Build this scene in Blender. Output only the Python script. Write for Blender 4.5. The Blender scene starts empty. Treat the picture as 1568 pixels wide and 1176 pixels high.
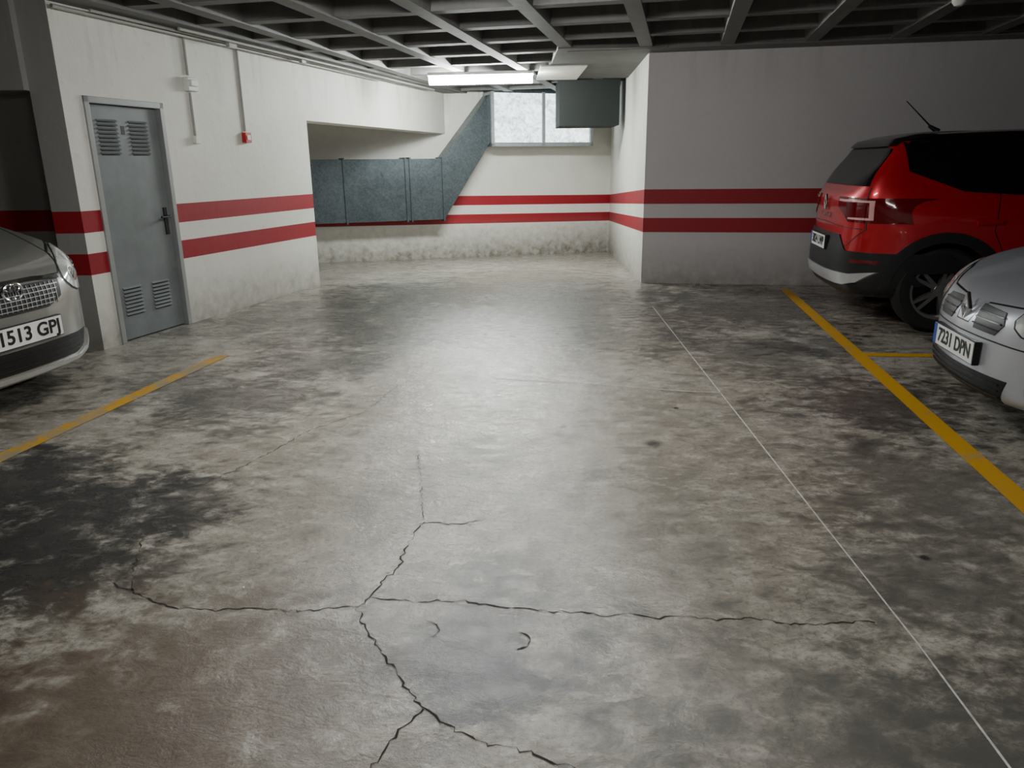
import bpy, bmesh, math, random
import numpy as np
from mathutils import Matrix, Vector
from mathutils.bvhtree import BVHTree
from mathutils.geometry import delaunay_2d_cdt
random.seed(7)
COL = bpy.context.collection

# ------------------------------------------------------------------ materials
def new_mat(name):
    m = bpy.data.materials.new(name); m.use_nodes = True
    nt = m.node_tree
    return m, nt, nt.nodes['Principled BSDF']

def N(nt, typ, **kw):
    n = nt.nodes.new(typ)
    for k, v in kw.items():
        setattr(n, k, v)
    return n

def ramp(nt, fac, stops):
    r = nt.nodes.new('ShaderNodeValToRGB')
    e = r.color_ramp.elements
    while len(e) < len(stops): e.new(0.5)
    for i, (p, c) in enumerate(stops):
        e[i].position = p
        e[i].color = (c[0], c[1], c[2], 1) if not isinstance(c, (int, float)) else (c, c, c, 1)
    nt.links.new(fac, r.inputs['Fac'])
    return r.outputs['Color']

def mixc(nt, fac, a, b, mode='MIX'):
    m = nt.nodes.new('ShaderNodeMix'); m.data_type = 'RGBA'; m.blend_type = mode
    for sock, v in ((m.inputs[0], fac), (m.inputs[6], a), (m.inputs[7], b)):
        if isinstance(v, (int, float)): sock.default_value = v
        elif isinstance(v, tuple): sock.default_value = (v[0], v[1], v[2], 1)
        else: nt.links.new(v, sock)
    return m.outputs[2]

def math_n(nt, op, a, b=0.0, c=None):
    m = nt.nodes.new('ShaderNodeMath'); m.operation = op
    for i, v in enumerate((a, b, c)):
        if v is None: continue
        if isinstance(v, (int, float)): m.inputs[i].default_value = v
        else: nt.links.new(v, m.inputs[i])
    return m.outputs[0]

def noise(nt, scale, detail=4, rough=0.55, dist=0.0, vec=None):
    n = N(nt, 'ShaderNodeTexNoise')
    n.inputs['Scale'].default_value = scale; n.inputs['Detail'].default_value = detail
    n.inputs['Roughness'].default_value = rough; n.inputs['Distortion'].default_value = dist
    if vec is not None: nt.links.new(vec, n.inputs['Vector'])
    return n.outputs['Fac']

def coords(nt, kind='Object', scale=(1, 1, 1), rot=0):
    tc = nt.nodes.new('ShaderNodeTexCoord')
    mp = nt.nodes.new('ShaderNodeMapping'); mp.inputs['Scale'].default_value = scale
    mp.inputs['Rotation'].default_value = (0, 0, rot)
    nt.links.new(tc.outputs[kind], mp.inputs['Vector'])
    return mp.outputs['Vector']

def bump(nt, b, h, strength=0.3, dist=0.01):
    n = nt.nodes.new('ShaderNodeBump'); n.inputs['Strength'].default_value = strength
    n.inputs['Distance'].default_value = dist
    nt.links.new(h, n.inputs['Height']); nt.links.new(n.outputs[0], b.inputs['Normal'])

def simple(name, col, rough=0.5, metal=0.0, var=0.06, nscale=8, coat=0.0, bstr=0.0, ior=1.45):
    m, nt, b = new_mat(name)
    v = coords(nt)
    n = noise(nt, nscale, 5, vec=v)
    lo = tuple(max(0, c * (1 - var)) for c in col); hi = tuple(min(1, c * (1 + var)) for c in col)
    nt.links.new(ramp(nt, n, [(0.3, lo), (0.7, hi)]), b.inputs['Base Color'])
    b.inputs['Roughness'].default_value = rough; b.inputs['Metallic'].default_value = metal
    b.inputs['Coat Weight'].default_value = coat; b.inputs['IOR'].default_value = ior
    if bstr: bump(nt, b, n, bstr, 0.005)
    return m

def emit(name, col, s):
    m, nt, b = new_mat(name)
    b.inputs['Base Color'].default_value = (.9, .9, .9, 1)
    b.inputs['Emission Color'].default_value = (*col, 1); b.inputs['Emission Strength'].default_value = s
    return m

def wall_paint(name, col, grime=0.5):
    m, nt, b = new_mat(name)
    v = coords(nt)
    n1 = noise(nt, 1.3, 8, .6, .3, v); n2 = noise(nt, 9, 6, .6, .2, v); n3 = noise(nt, 60, 3, .5, 0, v)
    drip = noise(nt, 6, 5, .6, .1, coords(nt, scale=(1, 1, .12)))
    c = mixc(nt, math_n(nt, 'MULTIPLY', ramp(nt, n1, [(.42, 0.), (.75, 1.)]), .35 * grime), col, tuple(x * .6 for x in col))
    c = mixc(nt, math_n(nt, 'MULTIPLY', ramp(nt, n2, [(.60, 0.), (.72, 1.)]), .25 * grime), c, tuple(x * .5 for x in col))
    sep = nt.nodes.new('ShaderNodeSeparateXYZ'); nt.links.new(v, sep.inputs[0])
    top = math_n(nt, 'MAXIMUM', math_n(nt, 'MULTIPLY', math_n(nt, 'SUBTRACT', sep.outputs[2], 2.0), 1.5), 0.0)
    dm = math_n(nt, 'MULTIPLY', math_n(nt, 'MULTIPLY', ramp(nt, drip, [(.52, 0.), (.66, 1.)]), top), .40 * grime)
    c = mixc(nt, dm, c, (.16, .15, .13))
    low = math_n(nt, 'SUBTRACT', 1.0, math_n(nt, 'MULTIPLY', math_n(nt, 'ADD', sep.outputs[2], .1), 1.7))
    lowm = math_n(nt, 'MULTIPLY', math_n(nt, 'MAXIMUM', low, 0.0), math_n(nt, 'MULTIPLY', n2, 1.35))
    c = mixc(nt, lowm, c, (.19, .17, .14))
    nt.links.new(c, b.inputs['Base Color'])
    b.inputs['Roughness'].default_value = .6
    bump(nt, b, math_n(nt, 'ADD', math_n(nt, 'MULTIPLY', n3, .3), n2), .4, .008)
    return m

M_white = wall_paint('painted_wall_white', (.76, .75, .69), .8)
M_white_dim = wall_paint('painted_wall_white_cool_dim', (.52, .50, .51), .45)  # cool wall white, darkened: weaker light on this wall put into the colour
M_red = wall_paint('painted_stripe_red', (.30, .004, .014), .6)
M_ceil = wall_paint('ceiling_grey_concrete', (.125, .125, .122), 1.6)
M_beam = wall_paint('beam_grey', (.32, .32, .305), .6)
M_dark = simple('dark_plastic', (.010, .010, .011), .45)
M_black = simple('black_trim', (.014, .014, .016), .4)
M_tyre = simple('tyre_rubber', (.014, .014, .014), .8, bstr=.2)
M_glass = simple('dark_window_glass', (.005, .006, .007), .06, ior=1.33)
M_chrome = simple('chrome', (.75, .75, .76), .15, 1.0)
M_alloy = simple('alloy_wheel', (.45, .45, .46), .3, .9)
M_platew = simple('plate_white', (.8, .8, .78), .4)
M_plateb = simple('plate_blue', (.02, .06, .35), .4)
M_lamp_glass = simple('headlight_glass', (.62, .64, .62), .08, .25, var=.35, nscale=11, coat=1)
M_lamp_dark = simple('headlight_bezel', (.10, .10, .11), .15, .6, coat=1)
M_tail = simple('tail_light_red', (.12, .002, .005), .1, 0, coat=1)
M_tail_c = simple('tail_light_clear', (.80, .42, .42), .12, 0, coat=1)
M_silver_trim = simple('silver_trim', (.6, .6, .6), .35, .6)
M_door = simple('door_grey_paint', (.19, .21, .215), .45, .1, var=.12, nscale=5)
M_frame = simple('door_frame_grey', (.33, .34, .34), .4, .2)
M_plastic = simple('white_plastic', (.75, .75, .72), .4)
M_redplastic = simple('red_plastic', (.5, .02, .02), .35)
M_pipe = simple('grey_conduit', (.36, .36, .34), .45)
M_greenbox = simple('dark_green_sheet', (.007, .010, .009), .75)
M_crack = simple('crack_dark', (.030, .026, .022), .9)
M_joint = simple('floor_joint', (.60, .59, .55), .7, var=.3, nscale=30)

def paint(name, col, metal=.4, rough=.32, var=.04):
    m, nt, b = new_mat(name)
    v = coords(nt)
    n = noise(nt, 900, 2, vec=v)
    nt.links.new(ramp(nt, n, [(.35, tuple(c * .85 for c in col)), (.65, tuple(min(1, c * 1.15) for c in col))]), b.inputs['Base Color'])
    b.inputs['Metallic'].default_value = metal; b.inputs['Roughness'].default_value = rough
    b.inputs['Coat Weight'].default_value = 1.0; b.inputs['Coat Roughness'].default_value = .04
    return m
P_grey = paint('car_paint_warm_grey', (.29, .29, .27), .5)
P_red = paint('car_paint_red', (.50, .003, .012), .35)
P_silver = paint('car_paint_silver', (.50, .52, .57), .5)

def galv(name, lo, hi, metal, rough):
    m, nt, b = new_mat(name)
    v = coords(nt)
    vo = N(nt, 'ShaderNodeTexVoronoi'); vo.inputs['Scale'].default_value = 40
    nt.links.new(v, vo.inputs['Vector'])
    n = noise(nt, 3, 6, .6, .6, v)
    sp = nt.nodes.new('ShaderNodeSeparateColor'); nt.links.new(vo.outputs['Color'], sp.inputs[0])
    f = math_n(nt, 'ADD', math_n(nt, 'MULTIPLY', sp.outputs[0], .3), math_n(nt, 'MULTIPLY', n, .7))
    nt.links.new(ramp(nt, f, [(.2, lo), (.8, hi)]), b.inputs['Base Color'])
    b.inputs['Metallic'].default_value = metal
    nt.links.new(math_n(nt, 'ADD', math_n(nt, 'MULTIPLY', sp.outputs[1], .12), rough), b.inputs['Roughness'])
    bump(nt, b, n, .15, .01)
    return m
M_galv = galv('galvanised_sheet', (.045, .058, .066), (.105, .128, .140), .55, .32)
M_galv2 = galv('galvanised_frame', (.30, .33, .34), (.42, .45, .46), .4, .4)

def glowing():
    """mottled frosted pane whose brightness is added emission, no daylight behind it"""
    m, nt, b = new_mat('glowing_pane')
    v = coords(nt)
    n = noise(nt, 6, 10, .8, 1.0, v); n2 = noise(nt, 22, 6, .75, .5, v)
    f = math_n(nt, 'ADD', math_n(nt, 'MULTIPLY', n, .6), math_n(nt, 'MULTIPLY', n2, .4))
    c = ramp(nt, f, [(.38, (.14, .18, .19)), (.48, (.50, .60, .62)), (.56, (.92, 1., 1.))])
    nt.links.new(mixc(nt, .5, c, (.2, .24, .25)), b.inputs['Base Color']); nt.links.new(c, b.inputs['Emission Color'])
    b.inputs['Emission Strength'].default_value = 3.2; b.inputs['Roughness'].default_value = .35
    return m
M_glowing = glowing()

def yellow(name, wear):
    m, nt, b = new_mat(name)
    v = coords(nt)
    n = noise(nt, 7, 8, .7, .3, v); n2 = noise(nt, 2, 4, .5, 0, v)
    f = ramp(nt, math_n(nt, 'ADD', math_n(nt, 'MULTIPLY', n, .7), math_n(nt, 'MULTIPLY', n2, .3)), [(wear, 1.), (wear + .12, 0.)])
    c = mixc(nt, f, (.58, .31, .008), (.30, .26, .17))
    nt.links.new(c, b.inputs['Base Color']); b.inputs['Roughness'].default_value = .5
    return m
M_yel = yellow('yellow_line_paint', .32)
M_yelw = yellow('yellow_line_paint_worn', .43)

# concrete floor
def floor_mat():
    m, nt, b = new_mat('polished_concrete_floor')
    v = coords(nt)
    big = noise(nt, .55, 7, .62, .5, v)
    mid = noise(nt, 2.3, 10, .72, .35, v)
    vs = coords(nt, scale=(1.0, 1.5, 1), rot=.5)
    tr = noise(nt, 7.5, 10, .72, .35, vs)
    fine = noise(nt, 42, 6, .78, 0, v)
    base = ramp(nt, mid, [(.34, (.17, .155, .13)), (.46, (.30, .28, .24)), (.56, (.42, .395, .345)), (.70, (.54, .51, .45))])
    base = mixc(nt, ramp(nt, big, [(.42, .6), (.56, 0.)]), base, (.25, .21, .165), 'MIX')
    base = mixc(nt, ramp(nt, tr, [(.50, 0.), (.63, .6)]), base, (.62, .59, .53))
    base = mixc(nt, ramp(nt, tr, [(.37, .7), (.46, 0.)]), base, (.12, .11, .092))
    base = mixc(nt, math_n(nt, 'MULTIPLY', ramp(nt, fine, [(.38, 1.), (.5, 0.)]), .55), base, (.12, .11, .095))
    sep = nt.nodes.new('ShaderNodeSeparateXYZ'); nt.links.new(v, sep.inputs[0])
    wob = math_n(nt, 'MULTIPLY', math_n(nt, 'SUBTRACT', mid, .5), 2.2)
    wob2 = math_n(nt, 'MULTIPLY', math_n(nt, 'SUBTRACT', tr, .5), 1.8)
    wobt = math_n(nt, 'ADD', wob, wob2)
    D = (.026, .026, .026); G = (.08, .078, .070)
    stains_and_shade = [(0, 7.9, 2.7, .70, (.115, .112, .092)), (0, 9.4, 2.2, .5, (.12, .118, .095)), (-1.9, 7.4, 1.7, .65, G), (2.4, 7.6, 1.8, .75, (.065, .063, .060)), (1.2, 8.5, 1.0, .5, G), (-1.6, 8.8, 1.3, .55, G),  # far patches: dirt, plus the dimmer far floor painted into the colour
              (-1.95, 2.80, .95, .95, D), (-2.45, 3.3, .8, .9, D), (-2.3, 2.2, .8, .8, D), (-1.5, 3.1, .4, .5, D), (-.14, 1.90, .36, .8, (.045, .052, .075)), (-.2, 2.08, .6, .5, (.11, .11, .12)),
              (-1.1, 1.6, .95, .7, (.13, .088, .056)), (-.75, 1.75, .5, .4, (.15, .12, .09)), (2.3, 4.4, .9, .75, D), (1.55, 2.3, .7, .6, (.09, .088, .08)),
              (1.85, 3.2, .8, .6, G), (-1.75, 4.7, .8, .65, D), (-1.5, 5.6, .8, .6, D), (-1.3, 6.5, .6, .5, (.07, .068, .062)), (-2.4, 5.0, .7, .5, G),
              (1.9, 5.7, .9, .65, G), (2.5, 5.9, .7, .6, D), (-4.6, 4.6, 1.9, .8, D), (4.8, 4.2, 2.3, .75, D), (5.2, 7.0, 2.2, .8, D),  # big patches centred under the cars are shade painted into the floor
              (.75, 3.76, .07, .8, D), (1.55, 2.53, .03, 1., D), (1.0, 4.36, .03, 1., D), (0.0, 2.05, .06, .9, (.06, .058, .055)), (-.3, 2.11, .065, .8, (.09, .088, .08)), (-.12, 2.08, .05, .5, (.15, .15, .14)),
              (0.9, 1.3, 1.0, .6, (.12, .12, .11)), (-2.2, 1.7, .9, .75, (.08, .065, .05)), (1.7, 1.6, .9, .6, (.09, .088, .08)), (.2, 10.6, 1.4, .4, (.13, .13, .105)),
              (-.5, 6.4, .7, .5, G), (.9, 6.3, .7, .5, G)]
    for (sx, sy, r, s, c) in stains_and_shade:
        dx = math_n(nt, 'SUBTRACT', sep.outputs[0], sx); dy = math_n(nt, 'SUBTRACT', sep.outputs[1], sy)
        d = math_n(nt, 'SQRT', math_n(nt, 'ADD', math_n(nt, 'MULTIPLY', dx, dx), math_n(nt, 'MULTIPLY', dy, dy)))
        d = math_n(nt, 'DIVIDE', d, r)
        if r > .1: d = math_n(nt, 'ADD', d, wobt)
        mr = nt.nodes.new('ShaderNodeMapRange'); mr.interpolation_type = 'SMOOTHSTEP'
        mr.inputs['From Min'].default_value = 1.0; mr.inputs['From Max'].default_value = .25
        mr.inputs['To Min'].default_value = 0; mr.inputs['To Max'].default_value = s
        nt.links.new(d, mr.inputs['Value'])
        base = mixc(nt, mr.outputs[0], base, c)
    nt.links.new(base, b.inputs['Base Color'])
    r = ramp(nt, math_n(nt, 'ADD', math_n(nt, 'MULTIPLY', tr, .6), math_n(nt, 'MULTIPLY', mid, .4)), [(.40, .38), (.57, .13)])
    nt.links.new(r, b.inputs['Roughness'])
    b.inputs['IOR'].default_value = 1.62
    h = math_n(nt, 'ADD', math_n(nt, 'MULTIPLY', tr, 1.0), math_n(nt, 'MULTIPLY', fine, .10))
    bump(nt, b, h, .36, .020)
    return m
M_floor = floor_mat()

# ------------------------------------------------------------------ mesh helpers
class MB:
    def __init__(s): s.v = []; s.f = []; s.m = []; s.mats = []
    def mi(s, mat):
        if mat not in s.mats: s.mats.append(mat)
        return s.mats.index(mat)
    def hexa(s, p, mat):
        i = len(s.v); s.v += [tuple(q) for q in p]; k = s.mi(mat)
        for f in ((0, 3, 2, 1), (4, 5, 6, 7), (0, 1, 5, 4), (1, 2, 6, 5), (2, 3, 7, 6), (3, 0, 4, 7)):
            s.f.append(tuple(i + a for a in f)); s.m.append(k)
    def box(s, x0, x1, y0, y1, z0, z1, mat, F=None):
        p = [Vector(q) for q in ((x0, y0, z0), (x1, y0, z0), (x1, y1, z0), (x0, y1, z0), (x0, y0, z1), (x1, y0, z1), (x1, y1, z1), (x0, y1, z1))]
        if F is not None: p = [F @ q for q in p]
        s.hexa(p, mat)
    def cyl(s, a, b, r, mat, n=12, r2=None, cap=True):
        a = Vector(a); b = Vector(b); r2 = r if r2 is None else r2
        d = (b - a).normalized(); u = d.orthogonal().normalized(); w = d.cross(u)
        i = len(s.v); k = s.mi(mat)
        for (c, rr) in ((a, r), (b, r2)):
            for j in range(n):
                t = 2 * math.pi * j / n; s.v.append(tuple(c + (u * math.cos(t) + w * math.sin(t)) * rr))
        for j in range(n):
            s.f.append((i + j, i + (j + 1) % n, i + n + (j + 1) % n, i + n + j)); s.m.append(k)
        if cap:
            s.f.append(tuple(i + j for j in range(n))[::-1]); s.m.append(k)
            s.f.append(tuple(i + n + j for j in range(n))); s.m.append(k)
    def torus(s, F, R, r, mat, n=32, m=8, sx=1, sy=1):
        i = len(s.v); k = s.mi(mat)
        for a in range(n):
            t = 2 * math.pi * a / n
            for c in range(m):
                q = 2 * math.pi * c / m
                rr = R + r * math.cos(q)
                s.v.append(tuple(F @ Vector((rr * math.cos(t) * sx, rr * math.sin(t) * sy, r * math.sin(q)))))
        for a in range(n):
            for c in range(m):
                s.f.append((i + a * m + c, i + ((a + 1) % n) * m + c, i + ((a + 1) % n) * m + (c + 1) % m, i + a * m + (c + 1) % m)); s.m.append(k)
    def lathe(s, F, prof, mat, n=48):
        i = len(s.v); k = s.mi(mat); L = len(prof)
        for a in range(n):
            t = 2 * math.pi * a / n
            for (r, z) in prof: s.v.append(tuple(F @ Vector((r * math.cos(t), r * math.sin(t), z))))
        for a in range(n):
            for c in range(L - 1):
                s.f.append((i + a * L + c, i + ((a + 1) % n) * L + c, i + ((a + 1) % n) * L + c + 1, i + a * L + c + 1)); s.m.append(k)
    def obj(s, name, parent=None, smooth=False, bevel=0, angle=40, F=None):
        """F: matrix given -> vertices are local to F and the object carries the transform"""
        me = bpy.data.meshes.new(name); me.from_pydata(s.v, [], s.f)
        for mt in s.mats: me.materials.append(mt)
        me.polygons.foreach_set('material_index', s.m); me.update()
        bm = bmesh.new(); bm.from_mesh(me); bmesh.ops.recalc_face_normals(bm, faces=bm.faces); bm.to_mesh(me); bm.free()
        o = bpy.data.objects.new(name, me); COL.objects.link(o)
        if parent: o.parent = parent
        if F is not None: o.matrix_world = F
        if smooth:
            me.shade_smooth(); me.set_sharp_from_angle(angle=math.radians(angle))
        if bevel:
            md = o.modifiers.new('bevel', 'BEVEL'); md.width = bevel; md.segments = 2; md.limit_method = 'ANGLE'
        return o

def empty(name, loc=(0, 0, 0), rz=0):
    e = bpy.data.objects.new(name, None); COL.objects.link(e)
    e.location = loc; e.rotation_euler = (0, 0, rz); e.empty_display_size = .2
    return e

def frame2(origin, d, n):
    return Matrix(((d[0], n[0], 0, origin[0]), (d[1], n[1], 0, origin[1]), (0, 0, 1, 0), (0, 0, 0, 1)))

CZ = 2.65           # ceiling rib underside
SL = .05; Y0 = 9.35
def fz(y): return -SL * max(0, y - Y0)

BANDS = [(.62, 'w'), (.79, 'r'), (.955, 'w'), (1.125, 'r'), (9, 'w')]
def wall(mb, p0, p1, n, th=.2, ztop=2.95, zb=0.0, white=None, stripes=True, follow=True):
    """vertical wall with painted stripes; front surface on p0-p1, body behind it (direction -n)"""
    white = white or M_white
    f0, f1 = (fz(p0[1]), fz(p1[1])) if follow else (0, 0)
    z0 = zb
    for top, c in BANDS:
        t = min(top, ztop)
        if t <= z0: continue
        last = t >= ztop
        a0, a1 = (z0 + f0, z0 + f1) if z0 > 0 or zb == 0 else (z0, z0)
        if zb > 1.2: a0 = a1 = z0
        if z0 == 0: a0 -= .05; a1 -= .05
        b0, b1 = (t, t) if last else (t + f0, t + f1)
        mat = M_red if (c == 'r' and stripes) else white
        q0 = (p0[0] - n[0] * th, p0[1] - n[1] * th); q1 = (p1[0] - n[0] * th, p1[1] - n[1] * th)
        mb.hexa([(p0[0], p0[1], a0), (p1[0], p1[1], a1), (q1[0], q1[1], a1), (q0[0], q0[1], a0),
                 (p0[0], p0[1], b0), (p1[0], p1[1], b1), (q1[0], q1[1], b1), (q0[0], q0[1], b0)], mat)
        z0 = t
        if last: break

# ------------------------------------------------------------------ room shell
mb = MB()
X0, X1 = -9.2, 9.7
k = mb.mi(M_floor)
ys = [-5.2, Y0, 17.5]
for y in ys:
    for x in (X0, X1): mb.v.append((x, y, fz(y)))
for y in ys:
    for x in (X0, X1): mb.v.append((x, y, fz(y) - .15))
mb.f += [(0, 1, 3, 2), (2, 3, 5, 4), (6, 8, 9, 7), (8, 10, 11, 9)]; mb.m += [k] * 4
mb.obj('floor')

W0 = Vector((-3.39, 6.09)); dL = Vector((.268, .9634)).normalized(); nL = Vector((dL.y, -dL.x))
def LW(s): p = W0 + dL * s; return (p.x, p.y)
mb = MB()
wall(mb, LW(0), LW(.20), nL)
wall(mb, LW(1.10), LW(3.593), nL)
wall(mb, LW(.20), LW(1.10), nL, zb=2.0)
mb.obj('wall_left')
mb = MB()
wall(mb, LW(3.593), LW(8.42), nL, th=.3, zb=1.97)
mb.obj('lintel_beam')
mb = MB()
a = LW(3.593); e_ = (a[0] - nL.x * 6.2, a[1] - nL.y * 6.2)
wall(mb, (a[0] - nL.x * .2, a[1] - nL.y * .2), e_, (dL.x, dL.y), th=.2)
mb.obj('wall_recess')
mb = MB()
wall(mb, (-9.1, 6.36), (-3.55, 6.36), (0, -1), th=.2, white=M_beam)
mb.obj('wall_left_bay')
mb = MB()
wall(mb, (-3.62, 6.09), (-3.39, 6.09), (0, -1), th=.30, white=M_beam)
mb.obj('column_left')
mb = MB()
mb.box(-9.1, -3.62, 6.02, 6.36, 2.02, 2.95, M_beam)
mb.obj('beam_left')
Bp = Vector((-3.29, 13.4)); eB = Vector((5.28, 1.9)).normalized(); nB = Vector((eB.y, -eB.x))
mb = MB()
pa = Bp - eB * 6.0; pb = Bp + eB * 5.75
wall(mb, tuple(pa), tuple(pb), tuple(nB))
mb.obj('wall_back')
P0 = (1.62, 9.31); PB = (1.99, 15.45); PR = (9.6, 7.83)
d = (Vector(PR) - Vector(P0)).normalized(); nP = (d.y, -d.x)
mb = MB(); wall(mb, P0, PR, nP, th=.25, white=M_white_dim); mb.obj('wall_right_front')
d2 = (Vector(PB) - Vector(P0)).normalized(); nS = (-d2.y, d2.x)
mb = MB(); wall(mb, P0, PB, nS, th=.25); mb.obj('wall_right_side')
mb = MB(); wall(mb, (9.6, -5), (9.6, 8), (-1, 0), follow=False); mb.obj('wall_right')
mb = MB(); wall(mb, (-9.1, 6.4), (-9.1, -5), (1, 0), follow=False); mb.obj('wall_far_left')
mb = MB(); wall(mb, (-9.1, -5), (9.6, -5), (0, 1), follow=False); mb.obj('wall_front')

# waffle ceiling
mb = MB()
mb.box(X0, X1, -5.2, 17.5, 2.90, 3.05, M_ceil)
ang = math.radians(12.5)
du = Vector((math.cos(ang), -math.sin(ang))); dv = Vector((math.sin(ang), math.cos(ang)))
def rib(c, dirv, nrm, L0, L1, wb=.07, wt=.11, z0=CZ, z1=2.92):
    pts = []
    for z, w in ((z0, wb), (z1, wt)):
        for (L, s) in ((L0, -1), (L1, -1), (L1, 1), (L0, 1)):
            p = c + dirv * L + nrm * (s * w); pts.append((p.x, p.y, z))
    mb.hexa(pts, M_ceil)
C0 = Vector((-.22, 5.05)); SP = .86
for i in range(-12, 13): rib(C0 + du * (i * SP), dv, du, -11, 13.5)
for j in range(-12, 15): rib(C0 + dv * (j * SP), du, dv, -11, 11, z0=CZ + .012)
F = frame2(LW(0), dL, nL)
mb.box(-.2, 8.4, -.1, .28, CZ - .01, 2.92, M_ceil, F)
mb.box(.55, 1.75, 8.9, 12.0, CZ - .008, 2.92, M_ceil)
FR = frame2(P0, d, nP)
mb.box(-.9, 8, -.1, .35, CZ - .012, 2.92, M_ceil, FR)
mb.box(.42, 1.02, 10.35, 12.0, CZ - .022, CZ - .006, M_white)  # white panel added to stand in for a lit coffer recess
mb.obj('ceiling')

# ------------------------------------------------------------------ floor markings
def ribbon(mb, pts, w, z, mat, jit=0.0):
    L, R_ = [], []
    for i, p in enumerate(pts):
        a = Vector(pts[max(0, i - 1)]); b = Vector(pts[min(len(pts) - 1, i + 1)])
        t = (b - a).normalized(); n = Vector((-t.y, t.x))
        ww = w * (1 + random.uniform(-jit, jit))
        L.append(Vector(p) + n * ww / 2); R_.append(Vector(p) - n * ww / 2)
    i0 = len(mb.v); k = mb.mi(mat)
    for l, r in zip(L, R_):
        mb.v.append((l.x, l.y, z + fz(l.y))); mb.v.append((r.x, r.y, z + fz(r.y)))
    for i in range(len(pts) - 1):
        mb.f.append((i0 + 2 * i, i0 + 2 * i + 1, i0 + 2 * i + 3, i0 + 2 * i + 2)); mb.m.append(k)
mb = MB()
dy = Vector((.944, 5.6)).normalized()
p = Vector((3.17, 8.59))
ribbon(mb, [tuple(p + dy * .1), tuple(p - dy * 12)], .11, .003, M_yel)
ribbon(mb, [(2.72, 5.60), (7.5, 5.0)], .10, .0025, M_yel)
mb.obj('parking_line')
mb = MB()
ribbon(mb, [(-2.31, 5.85), (-3.9, -3.3)], .11, .003, M_yelw)
ribbon(mb, [(-2.9, 2.9), (-7.5, 3.65)], .10, .0025, M_yelw)
mb.obj('parking_line')
mb = MB()
ribbon(mb, [(1.47, 7.69), (1.327, 3.99), (1.277, 2.74), (1.25, 2.0), (1.21, 1.4), (1.13, -1)], .008, .002, M_joint, .3)
ribbon(mb, [(-.66, 5.22), (-.1, 5.06), (.64, 4.87), (1.13, 4.70), (1.36, 4.66)], .008, .002, M_joint, .3)
mb.obj('floor_joints')
def jitter(pts, amp=.009):
    out = []
    for a, b in zip(pts[:-1], pts[1:]):
        n = max(2, int((Vector(b) - Vector(a)).length / .018))
        for i in range(n):
            t = i / n
            q = Vector(a).lerp(Vector(b), t)
            out.append((q.x + random.uniform(-amp, amp), q.y + random.uniform(-amp, amp)))
    out.append(pts[-1]); return out
cr = [
 [(-1.46,2.42),(-1.36,2.37),(-1.23,2.28),(-1.11,2.25),(-1.02,2.24),(-.91,2.26),(-.77,2.23),(-.64,2.24),(-.54,2.25),(-.50,2.31),(-.48,2.41),(-.43,2.51),(-.43,2.65),(-.40,2.81),(-.38,2.88),(-.24,2.85),(-.12,2.90)],
 [(-1.36,2.37),(-1.42,2.48),(-1.46,2.60),(-1.51,2.74)],
 [(-.50,2.30),(-.33,2.28),(-.20,2.28),(-.06,2.25),(.09,2.21),(.20,2.20),(.31,2.18),(.38,2.19),(.46,2.16),(.54,2.17),(.67,2.15),(.80,2.15),(.93,2.11),(1.07,2.13),(1.17,2.12)],
 [(-.54,2.25),(-.49,2.12),(-.43,2.03),(-.37,1.93),(-.32,1.84),(-.26,1.75),(-.16,1.66),(-.05,1.60),(.03,1.58),(.11,1.54),(.3,1.45)],
 [(-.26,1.75),(-.29,1.70),(-.32,1.64),(-.36,1.56),(-.40,1.45)],
]
mb = MB()
for c in cr: ribbon(mb, jitter(c), .0042, .0015, M_crack, .8)
for c in ([(-.38, 2.91), (-.42, 3.14), (-.50, 3.70)], [(-1.76,3.18),(-1.50,3.28),(-1.38,3.47),(-1.27,3.73),(-1.17,4.03),(-.90,4.37),(-.78,4.93)]):
    ribbon(mb, jitter(c), .003, .0015, M_crack, .9)
for (cx, cy, rr) in ((0.0, 2.05, .047), (-.3, 2.11, .052)):
    ribbon(mb, jitter([(cx + rr * math.cos(t * .7), cy + rr * math.sin(t * .7)) for t in range(-2, 3)], .004), .004, .0016, M_crack, .9)
mb.obj('floor_cracks')

# ------------------------------------------------------------------ door
door = empty('door_1', (0, 0, 0))
mb = MB()
mb.box(.20, .25, -.12, .015, 0, 2.0, M_frame, F); mb.box(1.05, 1.10, -.12, .015, 0, 2.0, M_frame, F)
mb.box(.20, 1.10, -.12, .015, 1.95, 2.0, M_frame, F)
mb.obj('door_frame', door, bevel=.004)
mb = MB()
mb.box(.253, 1.047, -.075, -.035, .01, 1.947, M_door, F)
mb.obj('door_leaf', door, bevel=.003)
mb = MB()
for cx in (.45, .80):
    for (zb_, nl) in ((1.56, 9), (.22, 8)):
        for i in range(nl):
            z = zb_ + i * .032
            q = [Vector((cx - .11, -.036, z)), Vector((cx + .11, -.036, z)), Vector((cx + .11, -.036, z + .006)), Vector((cx - .11, -.036, z + .006)),
                 Vector((cx - .11, -.036, z + .020)), Vector((cx + .11, -.036, z + .020)), Vector((cx + .11, -.018, z + .004)), Vector((cx - .11, -.018, z + .004))]
            mb.hexa([F @ a_ for a_ in q], M_door)
            mb.box(cx - .10, cx + .10, -.0355, -.034, z - .009, z + .0, M_dark, F)
mb.box(.60, .64, -.036, -.033, 1.72, 1.79, M_black, F)
mb.obj('louvres', door)
mb = MB()
mb.box(.965, 1.005, -.036, -.022, .86, 1.10, M_black, F)
mb.cyl(F @ Vector((.985, -.03, 1.02)), F @ Vector((.985, .03, 1.02)), .012, M_black)
mb.cyl(F @ Vector((.99, .025, 1.02)), F @ Vector((.87, .025, 1.02)), .010, M_black)
mb.obj('door_handle', door, smooth=True)

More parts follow.
